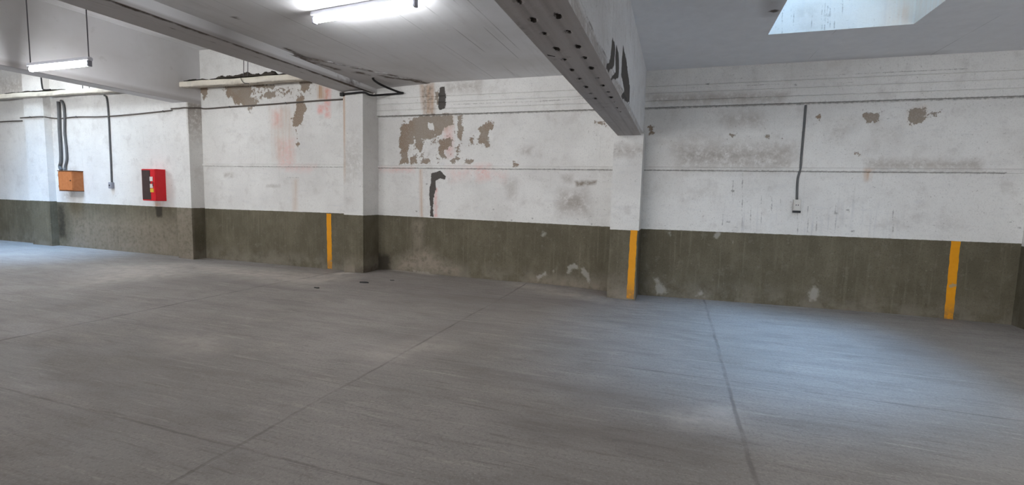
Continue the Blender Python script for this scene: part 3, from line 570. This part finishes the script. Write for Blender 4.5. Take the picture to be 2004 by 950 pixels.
sb.build('beam_sides', M['beamside'], beam3, attrs=side_attrs)['label'] = 'white painted flanks with dark peeled streaks'

def beam(x0, x1, z, top, label, zr=None):
    zr = z if zr is None else zr; y1 = (D2 if x0 < -9 else D)-.002; b = MB(); ys = np.arange(YR, y1+.05, .12); ys[-1] = y1; xs = np.linspace(x0, x1, 24); up = np.r_[0, .02, .05, .1, .2, .5, 1.0]
    P = np.zeros((len(xs), len(ys), 3)); P[..., 0] = xs[:, None]; P[..., 1] = ys; P[..., 2] = (z + (zr-z)*np.linspace(0, 1, 24))[:, None]
    if x0 == P2[0]: P[..., 2] += (.018*np.exp(-((xs-x1+.055)/.018)**2) + .006*np.exp(-((xs-x1+.2)/.012)**2))[:, None]
    b.grid(P)
    for xx, zz in ((x1, zr), (x0, z)):
        Q = np.zeros((len(up), len(ys), 3)); Q[..., 0] = xx; Q[..., 1] = ys; Q[..., 2] = (zz + (top-zz)*up)[:, None]; b.grid(Q)
    for yy in (YR, y1):
        e = len(b.v); b.v += [(x0, yy, z), (x1, yy, zr), (x1, yy, top), (x0, yy, top)]; b.f.append([e, e+1, e+2, e+3])
    def ba(co):
        A = {k: np.zeros(len(co)) for k in ('dark', 'grime_shade')}; P = co[:, :2]
        A['grime_shade'] = .55*np.clip(1-np.abs(co[:, 0]-x1)/.12, 0, 1)*(co[:, 2] < z+.1)
        if x0 == P2[0]:
            A['dark'] = .8*np.clip(1-np.abs(co[:, 0]-x1+.055)/.05, 0, 1) + .4*np.clip(1-np.abs(co[:, 0]-x1+.2)/.03, 0, 1) + .75*blob(P, (-5.75, 3.0), .25, .45) + .45*blob(P, (-5.7, 7.5), .12, .5)
            A['grime_shade'] = np.maximum(A['grime_shade'], .5*(co[:, 2] < z+.06))
        if x0 == P1[0]: A['grime_shade'] = np.maximum(A['grime_shade'], (co[:, 2] > z+.05)*.45*blob(co[:, 1:], (6.2, 4.0), 1.2, .6) + .4*blob(co[:, 1:], (7.7, 3.75), .5, .25)); A['dark'] = .55*blob(co[:, 1:], (7.65, 3.8), .15, .12)
        return A
    return tag(b.build('ceiling_beam', M['ceil'], attrs=ba), label, 'beam')
beam(P2[0], P2[1], 3.475, ZH, 'shallow dark concrete ceiling beam above the rust-edged pillar', 3.525)
beam(P1[0], P1[1], 3.44, ZH, 'tall grey concrete beam behind the hanging lamp at upper left')
beam(P4[0]+.05, P4[1]-.05, 2.59, ZC, 'beam over the pillar edge at far right end of the wall')

# ---------------------------------------------------------------- ledges with dirt
def ledge(x0, x1, label, rot=0):
    b = MB(); y0 = 7.69; yb = 8.5; n = max(4, int((x1-x0)/.12)); prof = [(y0+.014, 3.715), (y0, 3.73), (y0, 3.812), (y0+.014, 3.83), (yb, 3.83), (yb, 3.80), (y0+.15, 3.80), (y0+.13, 3.72), (y0+.014, 3.715)]
    P = np.zeros((n, len(prof), 3))
    for i, x in enumerate(np.linspace(x0, x1, n)):
        for k, (y, z) in enumerate(prof):
            y = min(y, (DP if P0[0]-.07 < x < P0[1]+.07 else D2 if x > P1[1] else D1)-.004); P[i, k] = (x, y, z + .006*math.sin(x*3.1)+.003*math.sin(x*11))
    b.grid(P); b.v += P[0, :-1].tolist() + P[-1, :-1].tolist(); m = len(prof)-1; o = len(b.v)-2*m
    b.f += [list(range(o, o+m))[::-1], list(range(o+m, o+2*m))]
    def la(co): return dict(grime_shade=.45*(co[:, 2] < 3.725)+.2*(np.sin(co[:, 0]*7+co[:, 2]*20) > .6), line=.55*np.clip(1-np.abs(co[:, 2]-3.715)/.02, 0, 1))  # underside and bottom edge carry painted shade, grime bands along the length
    return tag(b.build('concrete_ledge', M['cream'], attrs=la), label, 'ledge')
ledge(P1[1]+.003, P2[0]+.1, 'cream concrete ledge with dark dirt on top, above the peeling wall')
ledge(-19.5, P1[0]-.003, 'cream concrete ledge above the brown wooden box at far left')
def dirt(xa, xb, hmax, label, seed, y=7.78):
    r = np.random.default_rng(seed); n = int((xb-xa)/.025)+3; m = 7; P = np.zeros((n, m, 3)); h = np.convolve(r.random(n+8), np.ones(5)/5, 'same')[4:4+n]; h = np.clip(h*1.8-.5, .05, 1)
    for i, x in enumerate(np.linspace(xa, xb, n)):
        e = max(0.0, math.sin(math.pi*i/(n-1)))**.4
        for k in range(m):
            a = math.pi*k/(m-1); P[i, k] = (x+r.normal()*.006, y - .085*math.cos(a)*(0.7+.3*e), 3.848 + math.sin(a)*hmax*h[i]*e*(.8+.4*r.random()))
    b = MB(); b.grid(P); F = P.copy(); F[..., 2] = 3.843; b.grid(F[:, [0, -1]]); return tag(b.build('ledge_dirt', M['debris'], weld=False), label, 'dirt', kind='stuff')
dirt(-9.35, -7.3, .125, 'thick dark dirt heap on the cream ledge above the peeling wall', 3)
dirt(-10.1, -9.40, .05, 'thin dark dirt smear on the ledge beside the narrow pillar', 5)
dirt(-16.35, -14.0, .05, 'dark dirt strip lying on the far left ledge above the brown box', 8)
def droop(pts, r, n=60):
    """a smooth run of tube through the given points"""
    P = np.array(pts, float); t = np.linspace(0, len(P)-1, n); out = []
    for u in t:
        i = min(int(u), len(P)-2); f = u-i; p0, p1, p2, p3 = P[max(i-1, 0)], P[i], P[i+1], P[min(i+2, len(P)-1)]
        out.append(.5*((2*p1)+(p2-p0)*f+(2*p0-5*p1+4*p2-p3)*f*f+(3*p1-p0-3*p2+p3)*f**3))
    return out
def cable(name, pts, r, mat, label, cat='cable', group=None, n=60, clips=()):
    b = MB(); b.tube(droop(pts, r, n), r, 8)
    if not clips: return tag(b.build(name, mat, smooth=True), label, cat, group)
    c = Vector(pts[0]); o = empty(name, c, label, cat, group); b.build('sheath', mat, o, smooth=True)
    for p in clips:
        k = MB(); x, y, z = p; k.box(x-.014, x+.014, y-r-.006, y+r+.012, z-.018, z+.018); k.build('clip', M['steel'], o, bevel=.003)
    return o
# thin wires hanging to the ledge
for (ua, va), (ub, vb), nm in (((475, 116), (477, 143), 'left'), ((484, 119), (485, 141), 'right')):
    z = at(ub, vb, 1, 7.70); cable('hanging_wire', [(z[0], 7.70, ZH), (z[0]+.01, 7.70, 4.2), (z[0], 7.694, 3.845)], .007, M['steel'], '%s one of two thin wires dropping onto the dirty cream ledge' % nm, 'wire', n=14)
p = at(471, 152, 1, 7.66); cable('loose_wire', [at(471, 147, 1, 7.676), at(472, 155, 1, 7.665), at(477, 162, 1, 7.668), at(487, 164, 1, 7.674)], .006, M['black'], 'short curl of dark wire drooping off the dirty cream ledge', 'wire', n=20)
w0 = at(93, 182, 1, 7.80); cable('hanging_wire', [(w0[0], 7.69, 4.3), (w0[0]+.02, 7.69, 3.95), (w0[0]+.1, 7.68, 3.86), (w0[0]+.35, 7.678, 3.85)], .016, M['black'], 'dark wire dropping onto the far left ledge near the hanging lamp', 'wire', n=24)
for u in (162, 175):
    z = at(u, 176, 1, 7.84); cable('hanging_wire', [(z[0], 7.84, 4.05), (z[0], 7.84, 3.835)], .009, M['steel'], 'thin rod stub on the far left ledge, %s of the pair' % ('left' if u == 162 else 'right'), 'wire', n=6)

# ---------------------------------------------------------------- conduits and cables on the walls
def wpts(px, y): return [tuple(at(u, v, 1, y)) for u, v in px]
a = wpts([(40, 231), (60, 229.5), (82, 228.5)], DP-.016) + wpts([(100, 231), (118, 232), (150, 229), (200, 228.5), (260, 224), (320, 218), (341, 215.5)], D1-.017)
cable('wall_conduit', a, .016, M['conduit'], 'brown horizontal conduit above the brown wooden box and red cabinet', 'conduit', n=110, clips=[a[1], a[5], a[8]])
a = wpts([(0, 238.5), (20, 237.5), (43, 236.5)], D1-.02); cable('wall_conduit', [(a[0][0]-1.5, a[0][1], a[0][2]-.01)]+a, .016, M['conduit'], 'short brown conduit stub entering at the left edge of the photo', 'conduit', n=30)
a = wpts([(335, 213), (352, 212), (360, 211)], DP-.017) + [(P1[1]+.017, DP+.03, at(366, 211, 1, DP)[2]), (P1[1]+.03, D2-.06, at(385, 213, 1, D2)[2])] + wpts([(404, 213), (450, 209.5), (520, 205), (560, 202), (620, 197.5), (671, 194.5)], D2-.019)
cable('wall_conduit', a, .017, M['conduit'], 'rusty horizontal conduit crossing the peeling wall right of the narrow pillar', 'conduit', n=120, clips=[a[6], a[8]])
a = wpts([(114, 199), (115, 215), (116, 250), (118.5, 290), (119, 315), (117, 326)], D1-.04); cable('power_cable', a+[tuple(at(119.5, 333, 1, D1-.08))], .035, M['grey_cable'], 'thick dark cable dropping to the brown box, left one of two', 'cable', n=70)
a = wpts([(119, 197), (122, 200), (125, 209), (126.5, 230), (126.5, 260), (129.5, 290), (130.5, 312), (127.5, 326)], D1-.03); cable('power_cable', a+[tuple(at(127, 333, 1, D1-.05))], .026, M['grey_cable'], 'thinner dark cable curving down to the brown box, right one of two', 'cable', n=70)
def switch_drop(px, y, r, mat, label, boxmat, bw, bh, up, holes):
    a = wpts(px, y-r); e = a[-1]; o = empty('switch_drop' if not holes else 'socket_drop', (e[0], y, e[2]), label, 'switch' if not holes else 'socket')
    b = MB(); b.tube(droop(up+a, r, 50), r, 8); b.build('conduit', mat, o, smooth=True)
    b = MB(); b.box(e[0]-bw/2, e[0]+bw/2, y-.06, y, e[2]-bh, e[2]); bx = b.build('switch_box' if not holes else 'socket_box', boxmat, o, bevel=.006)
    f = MB(); f.box(e[0]-bw*.36, e[0]+bw*.36, y-.068, y-.058, e[2]-bh*.88, e[2]-bh*.14); fp = f.build('face_plate', boxmat, bx, bevel=.003)
    if holes:
        h = MB()
        for dx in (-.014, .014): h.tube([(e[0]+dx, y-.069, e[2]-bh*.5), (e[0]+dx, y-.066, e[2]-bh*.5)], .008, 8)
        h.build('socket_holes', M['dark_plastic'], bx)
        l = MB(); l.box(e[0]-bw*.5, e[0]+bw*.62, y-.05, y-.002, e[2]-bh-.035, e[2]-bh-.002); l.build('bottom_cap', M['dark_plastic'], bx, bevel=.004)
    else:
        k = MB(); k.box(e[0]-.018, e[0]+.018, y-.078, y-.066, e[2]-bh*.62, e[2]-bh*.38); k.build('toggle', M['dark_plastic'], bx, bevel=.003)
    return o
a0 = at(204, 187, 1, D1-.012)
switch_drop([(209, 193), (212.5, 228), (215, 280), (217, 320), (218.5, 357)], D1, .019, M['grey_cable'], 'grey switch box on a dark conduit between brown box and red cabinet', M['cap'], .125, .15, [tuple(a0)], False)
switch_drop([(1577, 206), (1573.5, 250), (1569, 300), (1566.5, 330), (1561, 352), (1559.5, 391)], D, .016, M['grey_cable'], 'off-white wall socket at the end of a dark conduit, right-hand bay', M['socket'], .095, .165, [], True)
# black cable hanging at the pillar head
k = [at(671, 184.5, 1, DP-.03), at(690, 182.5, 1, DP-.03), at(712, 181, 1, DP-.03), at(727, 186.5, 1, DP+.06), at(760, 185, 1, D-.1), at(787, 182.5, 1, D-.1), at(782, 181, 1, D-.16), at(760, 172.5, 1, D-.35), at(742, 164, 1, D-.55), at(732, 157, 1, D-.7), at(730, 152, 1, D-.75), at(736, 148, 1, D-.75)]
b = MB(); b.tube(droop(k, .02, 120), .02, 8); hc = b.build('hanging_cable', M['black'], smooth=True); tag(hc, 'loose black cable looping from the ceiling to the rust-edged pillar head', 'cable')
p = at(671, 184, 1, DP-.02); b = MB(); b.box(p[0]-.05, p[0]+.03, DP-.055, DP-.001, p[2]-.045, p[2]+.025); b.build('cable_end', M['black'], hc, bevel=.01)

# ---------------------------------------------------------------- red fire cabinet
x0, x1, y0, y1 = -11.60, -11.16, 7.80, 8.02; zt, zb = 1.985, 1.262
o = empty('fire_cabinet', ((x0+x1)/2, y1, zb), 'red fire hose cabinet with a dark glazed front on the white wall', 'fire cabinet')
b = MB(); b.box(x0, x1, y0, y1, zb, zt); b.build('case', M['red'], o, bevel=.008)
d = MB(); d.box(x0+.008, x1-.008, y0-.020, y0-.001, zb+.008, zt-.008); door = d.build('door', M['red'], o, bevel=.005)
g_ = MB(); g_.box(x0+.02, x0+.285, y0-.026, y0-.017, zb+.03, zt-.03); g_.build('glass_pane', M['dark_glass'], door, bevel=.003)
for zc, m, w, h in ((1.76, 'label', .09, .10), (1.60, 'label', .09, .09), (1.50, 'yellow_label', .11, .085)):
    l = MB(); l.box(x0+.275, x0+.275+w, y0-.029, y0-.0165, zc-h/2, zc+h/2); l.build('label_sticker' if m == 'label' else 'warning_sticker', M[m], door, bevel=.002)
h = MB(); h.tube([(x1-.05, y0-.02, 1.60), (x1-.05, y0-.045, 1.60), (x1-.05, y0-.045, 1.68), (x1-.05, y0-.02, 1.68)], .007, 8); h.build('handle', M['steel'], door)
for z in (zb+.1, zt-.1):
    h = MB(); h.tube([(x1-.004, y0-.012, z-.04), (x1-.004, y0-.012, z+.04)], .009, 8); h.build('hinge', M['red'], o)

# ---------------------------------------------------------------- brown wooden box
x0, x1, y0, y1 = -14.56, -14.02, 7.80, 8.02; zt, zb = 1.925, 1.43
o = empty('electrical_box', ((x0+x1)/2, y1, zb), 'square orange-brown wooden box under two thick cables on the wall', 'wooden box')
b = MB(); b.box(x0, x1, y0, y1, zb, zt-.02); b.build('case', M['wood'], o, bevel=.006)
t_ = MB(); t_.box(x0-.012, x1+.012, y0-.02, y1, zt-.022, zt); t_.build('top_board', M['wood_edge'], o, bevel=.004)
d = MB(); d.box(x0+.012, x1-.012, y0-.018, y0-.001, zb+.015, zt-.035); door = d.build('door', M['wood'], o, bevel=.003)
k = MB(); k.tube([(x1-.06, y0-.04, 1.68), (x1-.06, y0-.017, 1.68)], .014, 10); k.build('knob', M['wood_edge'], door)
t_ = MB(); t_.box(x0-.006, x1+.006, y0-.01, y1, zb-.014, zb+.002); t_.build('bottom_board', M['wood_edge'], o, bevel=.003)
for z in (zb+.1, zt-.12):
    k = MB(); k.tube([(x0+.012, y0-.014, z-.03), (x0+.012, y0-.014, z+.03)], .008, 8); k.build('hinge', M['wood_edge'], door)

# ---------------------------------------------------------------- lamps
def batten(a, c, label, rods, drop, tubes=1):
    a, c = np.array(a, float), np.array(c, float); mid = (a+c)/2; L = np.linalg.norm(c-a)
    o = empty('fluorescent_lamp', mid, label, 'lamp', None); dx = (c-a)/L; ang = math.atan2(dx[1], dx[0]); tilt = -math.asin(dx[2])
    def P(mb, name, mat, parent, **k):
        R = Matrix.Translation(Vector(mid)) @ Matrix.Rotation(ang, 4, 'Z') @ Matrix.Rotation(tilt, 4, 'Y')
        mb.v = [tuple(R @ Vector(v)) for v in mb.v]; ob = mb.build(name, mat, None, **k); 
        ob.parent = parent; ob.matrix_parent_inverse = Matrix.Translation(-Vector(mid)); return ob
    h = MB(); h.prism([(-L/2, -.030, .045), (-L/2, .030, .045), (-L/2, .04, .0), (-L/2, .034, -.004), (-L/2, -.034, -.004), (-L/2, -.04, .0)], (L, 0, 0)); ho = P(h, 'reflector_housing', M['housing'], o)
    for ty in ((0,) if tubes == 1 else (-.075, .075)):
        t = MB(); t.tube([(-L/2+.045, ty, -.046), (L/2-.045, ty, -.046)], .036, 16); P(t, 'fluorescent_tube', M['tube'], o, smooth=True)
    for s in (-1, 1):
        e = MB(); e.box(min(s*(L/2-.045), s*(L/2-.012)), max(s*(L/2-.045), s*(L/2-.012)), -.03 - .08*(tubes-1), .03 + .08*(tubes-1), -.088, .035); P(e, 'lamp_holder', M['cap'], o, bevel=.006)
        if rods:
            r = MB(); x = s*(L/2-.03); r.tube([(x, 0, .04), (x, 0, drop)], .008, 8); P(r, 'suspension_rod', M['steel'], o)
    return o
ZL = ZC-.047; k = (ZL-.045-H)/(3.58-H)
batten((-4.146*k, 4.783*k, ZL), (-2.673*k, 4.632*k, ZL), 'lit tube lamp fixed flat against the ceiling, top centre-left', False, 0)
k = 1.125
batten((-8.705*k, 4.406*k, 3.43), (-7.40*k, 4.391*k, 3.43), 'lit tube lamp hanging on long rods at upper left', True, ZH-3.43)
batten((2.75, 3.3, 3.0), (4.25, 3.3, 3.0), 'added tube lamp lighting the roof-light bay, just outside the view', True, ZC-3.0, 1)  # added lamp, brightens the beam side and right-hand wall
batten((2.6, -2.4, 2.95), (4.1, -2.4, 2.95), 'added twin tube lamp lighting the roof-light bay, behind the viewer', True, ZC-2.95, 2)  # added lamp behind the camera, brightens the same bay
batten((-14.7, 4.95, 3.43), (-13.2, 4.95, 3.43), 'added tube lamp lighting the far left bay, beyond the left edge', True, ZH-3.43, 2)  # added lamp, brightens the far left bay

# ---------------------------------------------------------------- scraps on the floor
def scrap(u, v, w, d, h, rot, label):
    c = at(u, v, 2, 0.0); n = 12; b = MB(); z0 = float(np.interp(c[0], [-18, -5.3, 6], [0, .0, 0]))+.0; top, bot = [], []
    zb = .0
    for i in range(n):
        a = 2*math.pi*i/n; r = 1+.18*math.sin(3*a+u)+.1*math.sin(5*a); x, y = w/2*r*math.cos(a), d/2*r*math.sin(a)
        X, Y = c[0]+x*math.cos(rot)-y*math.sin(rot), c[1]+x*math.sin(rot)+y*math.cos(rot)
        bot.append((X, Y, floor_z(X, Y)-.002)); top.append((c[0]+(X-c[0])*.9, c[1]+(Y-c[1])*.9, floor_z(X, Y)+h*(.8+.3*math.sin(2*a))))
    b.v = bot+top; b.f = [list(range(n))[::-1], list(range(n, 2*n))] + [[i, (i+1) % n, n+(i+1) % n, n+i] for i in range(n)]
    return tag(b.build('rubber_scrap', M['black']), label, 'scrap', 'dark scraps on the floor')
def floor_z(x, y):
    i = int(np.argmin(np.abs(fx-x))); j = int(np.argmin(np.abs(fy-y))); return float(FP[i, j, 2])
scrap(712, 556, .17, .07, .018, .1, 'largest flat dark scrap on the floor in front of the rust-edged pillar')
scrap(620, 564.5, .12, .05, .012, -.15, 'small dark scrap on the floor, left of the largest one')
scrap(767, 552, .09, .035, .008, 0, 'faint tiny dark scrap on the floor, right of the largest one')
